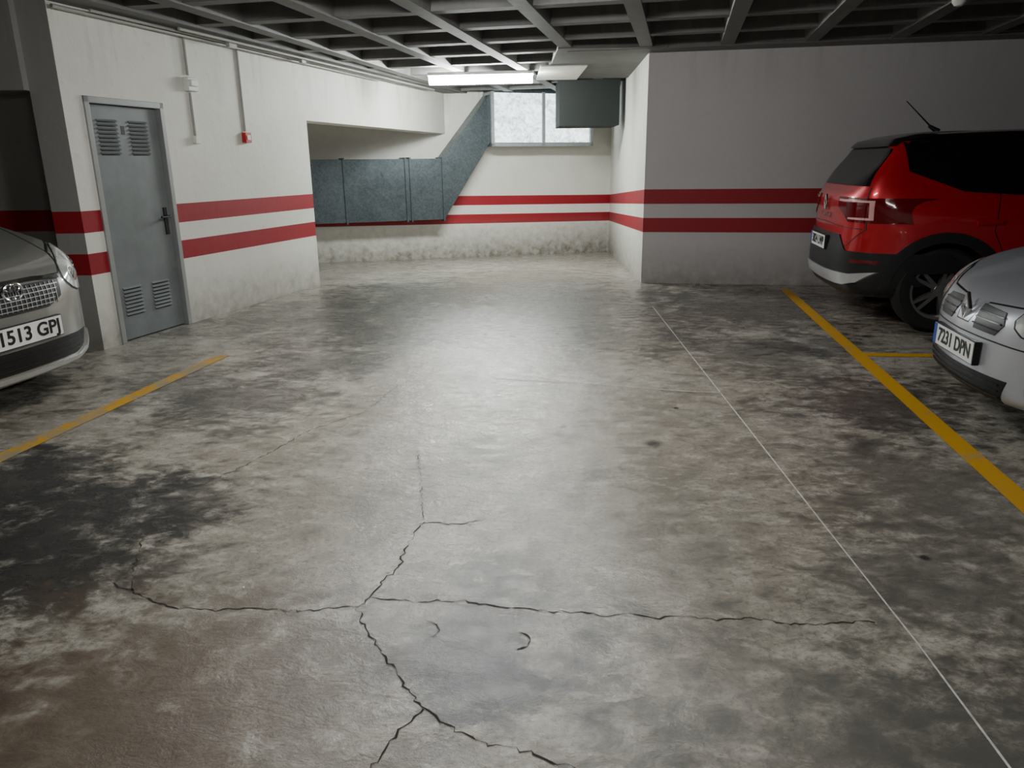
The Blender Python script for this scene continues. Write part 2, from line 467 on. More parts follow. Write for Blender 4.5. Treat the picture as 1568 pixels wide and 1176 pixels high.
def wobj(name, fn, **kw):
    mb = MB(); fn(mb); return mb.obj(name, F=F, **kw)
wobj('electrical_conduit', lambda m: (m.cyl((1.49, .014, 2.63), (1.49, .014, 2.27), .012, M_pipe)), smooth=True)
wobj('electrical_conduit', lambda m: (m.cyl((1.49, .014, 2.12), (1.49, .014, 1.735), .012, M_pipe)), smooth=True)
wobj('junction_box', lambda m: (m.box(1.455, 1.525, .002, .045, 1.665, 1.73, M_plastic)), bevel=.004)
wobj('electrical_conduit', lambda m: (m.cyl((2.30, .014, 2.63), (2.30, .014, 1.80), .012, M_pipe)), smooth=True)
wobj('electrical_conduit', lambda m: (m.cyl((.0, .05, 2.60), (5.6, .05, 2.60), .015, M_pipe)), smooth=True)
wobj('electrical_conduit', lambda m: (m.cyl((.3, .11, 2.615), (6.5, .11, 2.615), .012, M_pipe)), smooth=True)
wobj('electrical_conduit', lambda m: (m.cyl((1.2, .20, 2.615), (7.4, .20, 2.615), .014, M_pipe)), smooth=True)
wobj('junction_box', lambda m: (m.box(1.95, 2.08, .135, .175, 2.56, 2.635, M_pipe)), bevel=.006)
wobj('junction_box', lambda m: (m.box(3.3, 3.4, .135, .175, 2.57, 2.635, M_pipe)), bevel=.006)
wobj('emergency_light', lambda m: (m.box(1.42, 1.56, .002, .06, 2.13, 2.25, M_plastic), m.box(1.44, 1.54, .06, .08, 2.17, 2.23, M_platew)), bevel=.008)
wobj('fire_alarm_button', lambda m: (m.box(2.25, 2.35, .002, .05, 1.69, 1.79, M_redplastic), m.box(2.27, 2.33, .05, .056, 1.715, 1.765, M_platew)), bevel=.005)

# ------------------------------------------------------------------ ductwork
FB = frame2(Bp, eB, nB)
def duct_part(mb, pts, y0, y1, mat):
    q = [FB @ Vector((t, y1, z)) for t, z in pts] + [FB @ Vector((t, y0, z)) for t, z in pts]
    mb.hexa(q, mat)
duct = empty('ventilation_duct')
mb = MB()
duct_part(mb, [(-4, .50), (2.10, .50), (2.10, 1.54), (-4, 1.54)], .05, .45, M_galv)
duct_part(mb, [(2.10, .50), (2.98, 1.80), (2.98, 2.60), (2.10, 1.54)], .05, .45, M_galv)
mb.obj('duct_run', duct, bevel=.004)
mb = MB()
for t in (-1.2, .37, 1.42, 1.50, 2.08):
    mb.box(t, t + .03, .04, .475, .475, 1.565, M_galv, FB)
mb.obj('flanges', duct)
glow_panel = empty('glowing_panel_1')  # bright panel box; its glow is emission put into the panes
mb = MB()
mb.box(3.01, 4.94, .04, .49, 1.765, CZ + .1, M_galv, FB)
mb.obj('panel_box', glow_panel)
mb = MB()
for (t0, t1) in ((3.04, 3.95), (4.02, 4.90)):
    mb.box(t0, t1, .49, .50, 1.80, CZ - .02, M_glowing, FB)
mb.obj('glowing_panes', glow_panel)
mb = MB()
for t in (2.99, 3.955, 4.91): mb.box(t, t + .055, .04, .525, 1.74, CZ, M_galv2, FB)
mb.box(2.99, 4.965, .04, .525, 1.735, 1.79, M_galv2, FB)
mb.obj('panel_frame', glow_panel)
mb = MB()
mb.box(.78, 1.70, 12.2, 13.2, 1.99, CZ + .1, M_greenbox)
mb.obj('dark_ceiling_box')

# ------------------------------------------------------------------ luminaires
def luminaire(p, q, mat):
    p = Vector(p); q = Vector(q); c = (p + q) / 2; L = (q - p).length
    e = empty('ceiling_light', c, math.atan2(q.y - p.y, q.x - p.x))
    mb = MB(); mb.box(-L / 2, L / 2, -.08, .08, .03, .075, M_plastic); mb.obj('housing', e, bevel=.01)
    mb = MB()
    prof = [(-.075, .03), (-.075, -.025), (-.045, -.07), (.0, -.08), (.045, -.07), (.075, -.025), (.075, .03)]
    n = len(prof); k = mb.mi(mat)
    for x in (-L / 2 + .02, L / 2 - .02):
        for (y, z) in prof: mb.v.append((x, y, z))
    for i in range(n - 1): mb.f.append((i, i + 1, n + i + 1, n + i)); mb.m.append(k)
    mb.f.append(tuple(range(n))); mb.m.append(k); mb.f.append(tuple(range(n, 2 * n))); mb.m.append(k)
    mb.obj('diffuser', e, smooth=True, angle=50)
luminaire((-1.10, 11.12, 2.575), (.35, 11.0, 2.575), emit('led_diffuser', (.95, 1.0, .97), 205))
luminaire((-1.1, 4.65, 2.575), (.35, 4.45, 2.575), emit('led_diffuser_b', (1, 1, .96), 100))
luminaire((-.2, .4, 2.575), (1.25, .2, 2.575), emit('led_diffuser_c', (1, .98, .93), 32))
mb = MB()
mb.lathe(Matrix.Translation((3.5, 6.4, 2.62)), [(0, -.05), (.03, -.045), (.05, -.02), (.055, .03)], M_plastic, 20)
mb.obj('smoke_detector', smooth=True)

# ------------------------------------------------------------------ cars
def chaikin(p, it=2):
    p = np.array(p, float)
    for _ in range(it):
        q = np.roll(p, -1, 0)
        n = np.empty((len(p) * 2, 2)); n[0::2] = .75 * p + .25 * q; n[1::2] = .25 * p + .75 * q
        p = n
    return p
def sdpoly(px, py, poly):
    d = np.full(px.shape, 1e9); ins = np.zeros(px.shape, bool)
    n = len(poly)
    for i in range(n):
        ax, ay = poly[i]; bx, by = poly[(i + 1) % n]
        ex, ey = bx - ax, by - ay; wx, wy = px - ax, py - ay
        t = np.clip((wx * ex + wy * ey) / (ex * ex + ey * ey + 1e-12), 0, 1)
        d = np.minimum(d, (wx - ex * t) ** 2 + (wy - ey * t) ** 2)
        c = (ay <= py) != (by <= py)
        if abs(ey) > 1e-12:
            xi = ax + (py - ay) / ey * ex
            ins ^= c & (px < xi)
    d = np.sqrt(d)
    return np.where(ins, -d, d)
def smax(a, b, k):
    h = np.maximum(k - np.abs(a - b), 0) / k
    return np.maximum(a, b) + h * h * k * .25

class Car:
    def __init__(s, name, side, plan, sect, paintm, wheels, wr, W, zc=.62, res=.036, tread=.2, k1=.10, k2=.10, arch=.045):
        s.root = empty(name); s.W = W
        side = chaikin(side); plan = chaikin(plan + [(x, -y) for x, y in plan[::-1]]); sect = chaikin(sect + [(-y, z) for y, z in sect[::-1]])
        xmin, xmax = side[:, 0].min(), side[:, 0].max(); zmax = side[:, 1].max()
        bx = np.array([xmin - .08, xmax + .08]); by = np.array([-W / 2 - .1, W / 2 + .1]); bz = np.array([.05, zmax + .1])
        nx, ny, nz = int((bx[1] - bx[0]) / res), int((by[1] - by[0]) / res), int((bz[1] - bz[0]) / res)
        idx = {}; V = []; Fc = []
        def vid(i, j, k):
            key = (i, j, k)
            if key not in idx:
                idx[key] = len(V); V.append((bx[0] + (bx[1] - bx[0]) * i / nx, by[0] + (by[1] - by[0]) * j / ny, bz[0] + (bz[1] - bz[0]) * k / nz))
            return idx[key]
        for i in range(nx):
            for j in range(ny):
                Fc.append((vid(i, j, 0), vid(i, j + 1, 0), vid(i + 1, j + 1, 0), vid(i + 1, j, 0)))
                Fc.append((vid(i, j, nz), vid(i + 1, j, nz), vid(i + 1, j + 1, nz), vid(i, j + 1, nz)))
        for i in range(nx):
            for k in range(nz):
                Fc.append((vid(i, 0, k), vid(i + 1, 0, k), vid(i + 1, 0, k + 1), vid(i, 0, k + 1)))
                Fc.append((vid(i, ny, k), vid(i, ny, k + 1), vid(i + 1, ny, k + 1), vid(i + 1, ny, k)))
        for j in range(ny):
            for k in range(nz):
                Fc.append((vid(0, j, k), vid(0, j, k + 1), vid(0, j + 1, k + 1), vid(0, j + 1, k)))
                Fc.append((vid(nx, j, k), vid(nx, j + 1, k), vid(nx, j + 1, k + 1), vid(nx, j, k + 1)))
        V = np.array(V)
        Q = V.copy(); Q[:, 0] = np.clip(V[:, 0], xmin + .45, xmax - .55); Q[:, 1] = np.clip(V[:, 1], -.35, .35); Q[:, 2] = zc
        def f(p):
            a = sdpoly(p[:, 0], p[:, 2], side); b = sdpoly(p[:, 0], p[:, 1], plan); c = sdpoly(p[:, 1], p[:, 2], sect)
            return smax(smax(a, b, k1), c, k2)
        lo = np.zeros(len(V)); hi = np.ones(len(V))
        for _ in range(13):
            mid = (lo + hi) / 2
            v = f(Q + (V - Q) * mid[:, None]) > 0
            hi = np.where(v, mid, hi); lo = np.where(v, lo, mid)
        P = Q + (V - Q) * ((lo + hi) / 2)[:, None]
        me = bpy.data.meshes.new('body'); me.from_pydata([tuple(x) for x in P], [], Fc)
        me.materials.append(paintm); me.materials.append(M_dark)
        bm = bmesh.new(); bm.from_mesh(me)
        for _ in range(2): bmesh.ops.smooth_vert(bm, verts=bm.verts, factor=.5, use_axis_x=True, use_axis_y=True, use_axis_z=True)
        bmesh.ops.recalc_face_normals(bm, faces=bm.faces); bm.to_mesh(me)
        s.bvh = BVHTree.FromBMesh(bm); bm.free()
        o = bpy.data.objects.new('body', me); COL.objects.link(o)
        cut = MB()
        for xw in wheels:
            for sgn in (1, -1):
                cut.cyl((xw, sgn * (W / 2 - .27), wr), (xw, sgn * (W / 2 + .3), wr), wr + arch, M_dark, 48)
        co = cut.obj('cutter'); co.data.materials.clear(); co.data.materials.append(paintm); co.data.materials.append(M_dark)
        for pl in co.data.polygons: pl.material_index = 1
        md = o.modifiers.new('b', 'BOOLEAN'); md.operation = 'DIFFERENCE'; md.object = co; md.solver = 'EXACT'
        dg = bpy.context.evaluated_depsgraph_get()
        nm = bpy.data.meshes.new_from_object(o.evaluated_get(dg)); o.modifiers.clear(); o.data = nm
        bpy.data.objects.remove(co)
        nm.polygons.foreach_set('use_smooth', [True] * len(nm.polygons)); nm.set_sharp_from_angle(angle=math.radians(50))
        o.parent = s.root
        for xw in wheels:
            for sgn in (1, -1): s.wheel(xw, sgn, wr)
    def wheel(s, xw, sgn, r):
        w = .20; rr = r * .66
        F = Matrix.Translation((xw, sgn * (s.W / 2 - .14), r)) @ Matrix.Rotation(math.radians(-90 * sgn), 4, 'X')
        mb = MB()
        h = w / 2
        mb.lathe(F, [(rr - .01, -h * .9), (rr + .02, -h), (r - .03, -h), (r - .008, -h + .02), (r, -h * .5), (r, h * .5), (r - .008, h - .02), (r - .03, h), (rr + .02, h), (rr - .01, h * .9)], M_tyre, 56)
        mb.lathe(F, [(rr - .012, h * .95), (rr + .006, h * .96), (rr + .006, h * .6), (rr - .02, h * .5), (rr - .03, -h * .9)], M_alloy, 56)
        mb.lathe(F, [(0, h * .1), (rr * .9, h * .1), (rr * .97, -h * .2)], M_dark, 40)
        for i in range(5):
            for da in (-.16, .16):
                a = 2 * math.pi * i / 5 + da
                G = F @ Matrix.Rotation(a, 4, 'Z')
                wd = .020
                mb.hexa([G @ Vector(q) for q in ((.02, -wd, h * .3), (rr - .01, -wd * .8, h * .45), (rr - .01, wd * .8, h * .45), (.02, wd, h * .3),
                                                 (.02, -wd * .8, h * .75), (rr - .005, -wd * .6, h * .88), (rr - .005, wd * .6, h * .88), (.02, wd * .8, h * .75))], M_alloy)
        mb.lathe(F, [(0, h * .82), (.045, h * .80), (.06, h * .5)], M_alloy, 24)
        mb.obj('wheel', s.root, smooth=True)
    def patch(s, name, view, poly, mat, off=.004, res=.03, smooth_it=0, flip=False):
        if smooth_it: poly = [tuple(q) for q in chaikin(poly, smooth_it)]
        if flip: poly = [(-a_, b_) for a_, b_ in poly]
        if view == 'front': dvec, A, B = Vector((-1, 0, 0)), Vector((0, 1, 0)), Vector((0, 0, 1))
        elif view == 'rear': dvec, A, B = Vector((1, 0, 0)), Vector((0, 1, 0)), Vector((0, 0, 1))
        elif view == 'side+': dvec, A, B = Vector((0, -1, 0)), Vector((1, 0, 0)), Vector((0, 0, 1))
        elif view == 'side-': dvec, A, B = Vector((0, 1, 0)), Vector((1, 0, 0)), Vector((0, 0, 1))
        else: dvec, A, B = Vector((0, 0, -1)), Vector((1, 0, 0)), Vector((0, 1, 0))
        bord = []
        n = len(poly)
        for i in range(n):
            a_ = Vector(poly[i]); b_ = Vector(poly[(i + 1) % n]); m = max(1, int((b_ - a_).length / res))
            for j in range(m): bord.append(a_.lerp(b_, j / m))
        nb = len(bord); pts = list(bord)
        ar = np.array([(p_.x, p_.y) for p_ in bord])
        gx = np.arange(ar[:, 0].min() + res / 2, ar[:, 0].max(), res); gy = np.arange(ar[:, 1].min() + res / 2, ar[:, 1].max(), res)
        if len(gx) and len(gy):
            GX, GY = np.meshgrid(gx, gy); sd = sdpoly(GX.ravel(), GY.ravel(), ar)
            for x, y, dd in zip(GX.ravel(), GY.ravel(), sd):
                if dd < -res * .45: pts.append(Vector((x, y)))
        vo, eo, fo, *_ = delaunay_2d_cdt(pts, [(i, (i + 1) % nb) for i in range(nb)], [], 1, 1e-6)
        V = []; ok = []
        for p_ in vo:
            o_ = A * p_.x + B * p_.y - dvec * 6
            hit = s.bvh.ray_cast(o_, dvec)
            if hit[0] is None: V.append(Vector((0, 0, 0))); ok.append(False)
            else:
                nn = hit[1]
                if nn.dot(dvec) > 0: nn = -nn
                V.append(hit[0] + nn * off); ok.append(True)
        bm = bmesh.new(); bv = [bm.verts.new(v) for v in V]
        for f_ in fo:
            if all(ok[i] for i in f_):
                try: bm.faces.new([bv[i] for i in f_])
                except ValueError: pass
        be = [e for e in bm.edges if e.is_boundary]
        r = bmesh.ops.extrude_edge_only(bm, edges=be)
        for v in [g for g in r['geom'] if isinstance(g, bmesh.types.BMVert)]:
            v.co += dvec * (off + .006)
        loose = [v for v in bm.verts if not v.link_faces]
        bmesh.ops.delete(bm, geom=loose, context='VERTS')
        bmesh.ops.recalc_face_normals(bm, faces=bm.faces)
        me = bpy.data.meshes.new(name); bm.to_mesh(me); bm.free()
        me.materials.append(mat)
        me.polygons.foreach_set('use_smooth', [True] * len(me.polygons)); me.set_sharp_from_angle(angle=math.radians(45))
        o = bpy.data.objects.new(name, me); COL.objects.link(o); o.parent = s.root
        return o
    def seam(s, view, path, w=.007, mat=None, off=.0012, name='panel_gap'):
        p = [Vector(q) for q in path]; L, R_ = [], []
        for i in range(len(p)):
            t = (p[min(i + 1, len(p) - 1)] - p[max(i - 1, 0)]).normalized(); n = Vector((-t.y, t.x)) * w / 2
            L.append(tuple(p[i] + n)); R_.append(tuple(p[i] - n))
        s.patch(name, view, L + R_[::-1], mat or M_dark, off, .03)
    def hit(s, view, a, b):
        if view == 'front': o_, d_ = Vector((6, a, b)), Vector((-1, 0, 0))
        elif view == 'rear': o_, d_ = Vector((-6, a, b)), Vector((1, 0, 0))
        else: o_, d_ = Vector((a, 6 if view == 'side+' else -6, b)), Vector((0, -1 if view == 'side+' else 1, 0))
        return s.bvh.ray_cast(o_, d_)[0]
    def headlight(s, poly, lamps):
        """dark bezel outline, clear lens, round chrome reflectors"""
        c = Vector((sum(p[0] for p in poly) / len(poly), sum(p[1] for p in poly) / len(poly)))
        big = [tuple(c + (Vector(p) - c) * 1.07) for p in poly]
        sym(s, 'headlight_bezel', 'front', big, M_dark, smooth_it=1, res=.02, off=.002)
        sym(s, 'headlight', 'front', poly, M_lamp_glass, smooth_it=1, res=.02, off=.006)
        for (y, z, r) in lamps:
            ci = [(y + r * math.cos(t * math.pi / 10), z + r * math.sin(t * math.pi / 10)) for t in range(20)]
            ci2 = [(y + r * .72 * math.cos(t * math.pi / 10), z + r * .72 * math.sin(t * math.pi / 10)) for t in range(20)]
            sym(s, 'lamp_ring', 'front', ci, M_chrome, res=.015, off=.008)
            sym(s, 'lamp_bowl', 'front', ci2, M_lamp_dark, res=.015, off=.010)
    def lettering(s, view, y, z, text, size, mat):
        sg = 1 if view == 'front' else -1
        h = s.hit(view, y, z)
        F = Matrix.Translation((h.x + sg * .006, y, z)) @ Matrix.Rotation(math.radians(90 * sg), 4, 'Z') @ Matrix.Rotation(math.radians(90), 4, 'X')
        me = text_mesh(text, size); me.materials.append(mat)
        ob = bpy.data.objects.new('lettering', me); COL.objects.link(ob); ob.parent = s.root; ob.matrix_local = F @ Matrix.Diagonal((1.5, 1, 1, 1))
    def plate(s, view, z, text, tilt=0, out=.012):
        sg = 1 if view == 'front' else -1
        h = s.hit(view, 0, z)
        F = Matrix.Translation((h.x + sg * out, 0, z)) @ Matrix.Rotation(math.radians(90 * sg), 4, 'Z') @ Matrix.Rotation(math.radians(90 - tilt), 4, 'X')
        mb = MB()
        mb.box(-.265, .265, -.06, .06, -.03, 0, M_black, F)
        mb.box(-.26, .26, -.055, .055, 0, .003, M_platew, F)
        mb.box(-.26, -.22, -.055, .055, .003, .004, M_plateb, F)
        mb.obj('number_plate', s.root)
        me = text_mesh(text, .105, .0022)
        me.materials.append(M_black)
        ob = bpy.data.objects.new('plate_characters', me); COL.objects.link(ob); ob.parent = s.root
        wdt = max(v.co.x for v in me.vertices) - min(v.co.x for v in me.vertices)
        ob.matrix_local = F @ Matrix.Translation((.02, 0, .005)) @ Matrix.Diagonal((.42 / wdt, 1.0, 1, 1))
    def mirror(s, x, z, mat):
        for sg in (1, -1):
            h = s.hit('side+' if sg > 0 else 'side-', x, z)
            me = bpy.data.meshes.new('mirror'); bm = bmesh.new(); bmesh.ops.create_icosphere(bm, subdivisions=3, radius=1)
            for v in bm.verts:
                v.co.x *= .075 if v.co.x > 0 else .03; v.co.y *= .12; v.co.z *= .075
                v.co += Vector((x, h.y + sg * .13, z + .03))
            bm.to_mesh(me); bm.free(); me.materials.append(mat)
            me.polygons.foreach_set('use_smooth', [True] * len(me.polygons))
            o = bpy.data.objects.new('mirror', me); COL.objects.link(o); o.parent = s.root
    def place(s, nose, heading_deg, half, sc=1.0):
        a = math.radians(heading_deg); dx, dy_ = math.cos(a), math.sin(a)
        s.root.location = (nose[0] - dx * half * sc, nose[1] - dy_ * half * sc, 0)
        s.root.rotation_euler = (0, 0, a); s.root.scale = (sc, sc, sc)

def text_mesh(text, size, offset=.0005):
    c = bpy.data.curves.new('t', 'FONT'); c.body = text; c.size = size; c.align_x = 'CENTER'; c.align_y = 'CENTER'; c.extrude = .0008
    c.offset = offset
    to = bpy.data.objects.new('t', c); COL.objects.link(to)
    dg = bpy.context.evaluated_depsgraph_get(); me = bpy.data.meshes.new_from_object(to.evaluated_get(dg))
    bpy.data.objects.remove(to); me.materials.clear()
    return me
def sym(c, name, view, poly, mat, **kw):
    c.patch(name, view, poly, mat, **kw); c.patch(name, view, poly, mat, flip=True, **kw)
def sides(c, name, poly, mat, **kw):
    c.patch(name, 'side+', poly, mat, **kw); c.patch(name, 'side-', poly, mat, **kw)

# --- grey hatchback (left)
A = Car('hatchback_car',
        side=[(1.72, .16), (1.86, .20), (1.875, .32), (1.875, .50), (1.85, .62), (1.80, .72), (1.70, .80), (1.45, .90), (1.12, 1.0), (.95, 1.06), (.50, 1.36), (.25, 1.46), (-.1, 1.51), (-.6, 1.53), (-1.2, 1.49), (-1.5, 1.40), (-1.7, 1.12), (-1.83, .90), (-1.875, .6), (-1.86, .3), (-1.75, .18), (-1.6, .16)],
        plan=[(1.878, 0), (1.86, .25), (1.80, .48), (1.68, .68), (1.48, .80), (1.15, .845), (.2, .85), (-1.0, .85), (-1.45, .82), (-1.72, .72), (-1.84, .5), (-1.878, .2)],
        sect=[(0, .15), (.74, .15), (.82, .20), (.845, .35), (.85, .6), (.845, .78), (.81, .92), (.74, 1.08), (.64, 1.34), (.56, 1.46), (.40, 1.52), (0, 1.535)],
        paintm=P_grey, wheels=(1.12, -1.34), wr=.30, W=1.70)
A.headlight([(.43, .70), (.52, .63), (.66, .62), (.77, .68), (.81, .78), (.80, .88), (.70, .88), (.56, .82), (.46, .77)], [(.56, .72, .045), (.69, .75, .06)])
A.patch('upper_grille', 'front', [(-.38, .715), (.38, .715), (.35, .62), (.22, .575), (-.22, .575), (-.35, .62)], M_dark, res=.02)
A.seam('front', [(-.39, .722), (-.2, .735), (.2, .735), (.39, .722)], .018, M_chrome, .010, 'grille_trim')
for i in range(5):
    z = .595 + i * .024; w = .27 + i * .02
    A.seam('front', [(-w, z), (w, z)], .0035, M_silver_trim, .008, 'grille_bar')
for i in range(-9, 10):
    y = i * .035
    A.seam('front', [(y - .012, .588), (y + .012, .708)], .003, M_silver_trim, .0075, 'grille_mesh')
A.patch('lower_intake', 'front', [(-.56, .385), (.56, .385), (.50, .30), (.40, .265), (-.40, .265), (-.50, .30)], M_dark, res=.02)
for z in (.29, .32, .35): A.seam('front', [(-.46, z), (.46, z)], .008, M_black, .010, 'intake_bar')
A.seam('front', [(-.68, .34), (-.55, .265), (-.42, .238), (.42, .238), (.55, .265), (.68, .34)], .022, M_silver_trim, .012, 'bumper_lip')
A.patch('windscreen', 'top', [(.98, -.66), (1.03, -.3), (1.05, 0), (1.03, .3), (.98, .66), (.42, .54), (.40, 0), (.42, -.54)], M_glass)
sides(A, 'side_glass', [(.95, .99), (.42, 1.36), (-.3, 1.43), (-1.2, 1.38), (-1.45, 1.05), (-.9, 1.0)], M_glass)
A.patch('rear_window', 'rear', [(-.60, 1.08), (.60, 1.08), (.52, 1.36), (-.52, 1.36)], M_glass)
sym(A, 'tail_light', 'rear', [(.56, 1.02), (.78, 1.0), (.80, .72), (.62, .72)], M_tail)
A.seam('front', [(-.80, .92), (-.56, .845), (-.42, .74), (.42, .74), (.56, .845), (.80, .92)], .007)
A.seam('top', [(1.62, .55), (1.1, .70)], .007); A.seam('top', [(1.62, -.55), (1.1, -.70)], .007)
for v in ('side+', 'side-'):
    A.seam(v, [(.85, .98), (.80, .6), (.78, .25)]); A.seam(v, [(-.25, 1.0), (-.28, .25)])
A.plate('front', .465, '1513 GPJ')
def emblem_oval(car, h, parent):
    mb = MB()
    G = Matrix.Translation((h.x + .016, 0, h.z)) @ Matrix(((0, 0, 1, 0), (1, 0, 0, 0), (0, 1, 0, 0), (0, 0, 0, 1)))
    mb.torus(G, .068, .008, M_chrome, 40, 8, 1, .68)
    mb.torus(G, .046, .007, M_chrome, 40, 8, .42, .9)
    mb.torus(G @ Matrix.Translation((0, .02, 0)), .05, .007, M_chrome, 40, 8, 1, .38)
    mb.obj('emblem', parent, smooth=True)
emblem_oval(A, A.hit('front', 0, .695), A.root)
A.mirror(.72, 1.02, P_grey)
A.place((-2.88, 4.40), -9.5, 1.875, 1.09)

# --- red compact suv (right rear)
B = Car('compact_suv',
        side=[(1.95, .22), (2.08, .28), (2.115, .5), (2.10, .72), (2.03, .88), (1.85, .97), (1.4, 1.04), (1.15, 1.09), (.55, 1.45), (.25, 1.54), (-.2, 1.57), (-.8, 1.57), (-1.35, 1.545), (-1.70, 1.49), (-1.75, 1.45), (-1.75, 1.39), (-1.97, 1.12), (-2.05, 1.04), (-2.05, .95), (-2.07, .72), (-2.115, .60), (-2.115, .42), (-2.03, .28), (-1.9, .23)],
        plan=[(2.118, 0), (2.10, .3), (2.02, .58), (1.85, .80), (1.5, .89), (.5, .90), (-1.1, .90), (-1.55, .885), (-1.85, .80), (-2.02, .62), (-2.10, .35), (-2.118, .1)],
        sect=[(0, .21), (.76, .21), (.87, .30), (.895, .5), (.90, .75), (.885, .92), (.84, 1.04), (.78, 1.15), (.68, 1.42), (.60, 1.53), (.40, 1.575), (0, 1.59)],
        paintm=P_red, wheels=(1.32, -1.33), wr=.335, W=1.80, k1=.14, arch=.04)
M_roof = simple('gloss_black_roof', (.008, .008, .010), .15)
B.patch('roof_panel', 'top', [(.5, -.66), (.5, .66), (-1.4, .66), (-1.72, .60), (-1.74, 0), (-1.72, -.60), (-1.4, -.66)], M_roof, res=.04)
sides(B, 'side_glass', [(1.02, 1.07), (.50, 1.47), (-.2, 1.54), (-1.2, 1.54), (-1.68, 1.48), (-1.64, 1.24), (-1.25, 1.09), (-.5, 1.04)], M_glass)
B.patch('rear_window', 'rear', [(-.70, 1.13), (.70, 1.13), (.62, 1.41), (.3, 1.45), (-.3, 1.45), (-.62, 1.41)], M_glass)
B.patch('roof_spoiler', 'rear', [(-.62, 1.425), (.62, 1.425), (.60, 1.52), (-.60, 1.52)], M_roof, off=.02)
B.patch('windscreen', 'top', [(1.12, -.68), (1.2, 0), (1.12, .68), (.52, .56), (.5, 0), (.52, -.56)], M_glass)
B.patch('rear_cladding', 'rear', [(-.87, .62), (-.60, .62), (-.48, .74), (.48, .74), (.60, .62), (.87, .62), (.87, .27), (-.87, .27)], M_black, off=.010, res=.03)
B.patch('skid_plate', 'rear', [(-.80, .47), (-.66, .44), (.66, .44), (.80, .47), (.72, .38), (.6, .35), (-.6, .35), (-.72, .38)], M_silver_trim, off=.022)
for fl in (False, True):
    B.patch('bumper_reflector', 'rear', [(.66, .56), (.80, .56), (.80, .53), (.66, .53)], M_tail, off=.016, flip=fl)
sides(B, 'sill_cladding', [(-.98, .42), (.95, .42), (.95, .24), (-.98, .24)], M_black, off=.012)
def arch_ring(car, xw, r0, r1, mat, off=.014):
    for v in ('side+', 'side-'):
        out = []
        for i in range(25):
            t = math.radians(-12 + 204 * i / 24); out.append((xw + r1 * math.cos(t), r0_z + r1 * math.sin(t)))
        for i in range(25):
            t = math.radians(192 - 204 * i / 24); out.append((xw + r0 * math.cos(t), r0_z + r0 * math.sin(t)))
        car.patch('arch_cladding', v, out, mat, off=off, res=.03)
r0_z = .335
for xw in (1.32, -1.33): arch_ring(B, xw, .377, .455, M_black)
for v, fl in (('rear', False), ('rear', True)):
    B.patch('tail_light', v, [(.34, 1.04), (.83, 1.04), (.85, .85), (.58, .85), (.50, .90), (.36, .96)], M_tail, off=.008, res=.02, flip=fl)
    B.patch('tail_light_signature', v, [(.38, 1.022), (.76, 1.022), (.765, .872), (.58, .872), (.58, .886), (.748, .889), (.744, 1.006), (.38, 1.006)], M_tail_c, off=.014, res=.015, flip=fl)
for v in ('side+', 'side-'):
    B.patch('tail_light', v, [(-1.66, 1.03), (-1.96, 1.04), (-1.96, .85), (-1.86, .85), (-1.78, .93)], M_tail, off=.007, res=.02)
    B.seam(v, [(-1.0, 1.08), (-1.02, .8), (-.92, .6), (-.88, .42)]); B.seam(v, [(.1, 1.05), (.08, .42)])
    B.seam(v, [(1.1, 1.06), (1.0, .42)])
    B.seam(v, [(-1.15, .86), (-.98, .87)], .03, P_red, .02, 'door_handle')
B.seam('rear', [(-.72, 1.12), (-.74, .80), (-.60, .66), (.60, .66), (.74, .80), (.72, 1.12)], .008)
B.seam('rear', [(-.72, .80), (0, .82), (.72, .80)], .006)
B.plate('rear', .655, '3824 LWP', out=.03)
def rhomb(h, parent, sg, size=.05):
    mb = MB()
    G = Matrix.Translation((h.x + sg * .018, 0, h.z)) @ Matrix(((0, 0, sg, 0), (1, 0, 0, 0), (0, 1, 0, 0), (0, 0, 0, 1)))
    mb.torus(G, size, size * .2, M_chrome, 4, 8, .75, 1.15)
    mb.obj('emblem', parent)
rhomb(B.hit('rear', 0, .98), B.root, -1)
B.lettering('rear', 0, .875, 'CAPTUR', .06, M_chrome)
mb = MB(); mb.cyl((-1.25, 0, 1.56), (-1.50, 0, 1.80), .007, M_black, 10, .004); mb.cyl((-1.22, 0, 1.55), (-1.30, 0, 1.60), .025, M_black, 12, .012)
mb.obj('antenna', B.root, smooth=True)
B.mirror(.80, 1.10, M_roof)
hd = -9.6
a = math.radians(hd)
sB = 1.08
B.place((2.96 + 4.23 * sB * math.cos(a), 7.36 + 4.23 * sB * math.sin(a)), hd, 2.115, sB)

# --- silver hatchback (right)
C = Car('hatchback_car',
        side=[(1.98, .18), (2.08, .24), (2.105, .36), (2.10, .50), (2.06, .60), (1.98, .69), (1.82, .77), (1.5, .87), (1.1, .94), (.95, .98), (.35, 1.31), (.05, 1.41), (-.4, 1.455), (-.9, 1.44), (-1.4, 1.36), (-1.68, 1.15), (-1.72, 1.0), (-1.9, .96), (-2.06, .8), (-2.1, .5), (-2.07, .28), (-1.9, .18)],
        plan=[(2.11, 0), (2.08, .25), (2.0, .50), (1.86, .70), (1.65, .82), (1.3, .875), (.3, .885), (-1.1, .885), (-1.6, .86), (-1.92, .74), (-2.06, .5), (-2.108, .2)],
        sect=[(0, .17), (.76, .17), (.86, .24), (.882, .4), (.885, .6), (.875, .76), (.83, .88), (.74, 1.05), (.64, 1.28), (.56, 1.39), (.40, 1.45), (0, 1.465)],
        paintm=P_silver, wheels=(1.30, -1.32), wr=.315, W=1.77)
C.headlight([(.42, .62), (.52, .56), (.70, .57), (.80, .64), (.82, .77), (.72, .80), (.56, .74), (.45, .69)], [(.56, .65, .045), (.70, .68, .06)])
sym(C, 'upper_grille', 'front', [(.10, .66), (.33, .655), (.37, .60), (.33, .545), (.14, .545)], M_dark, res=.02)
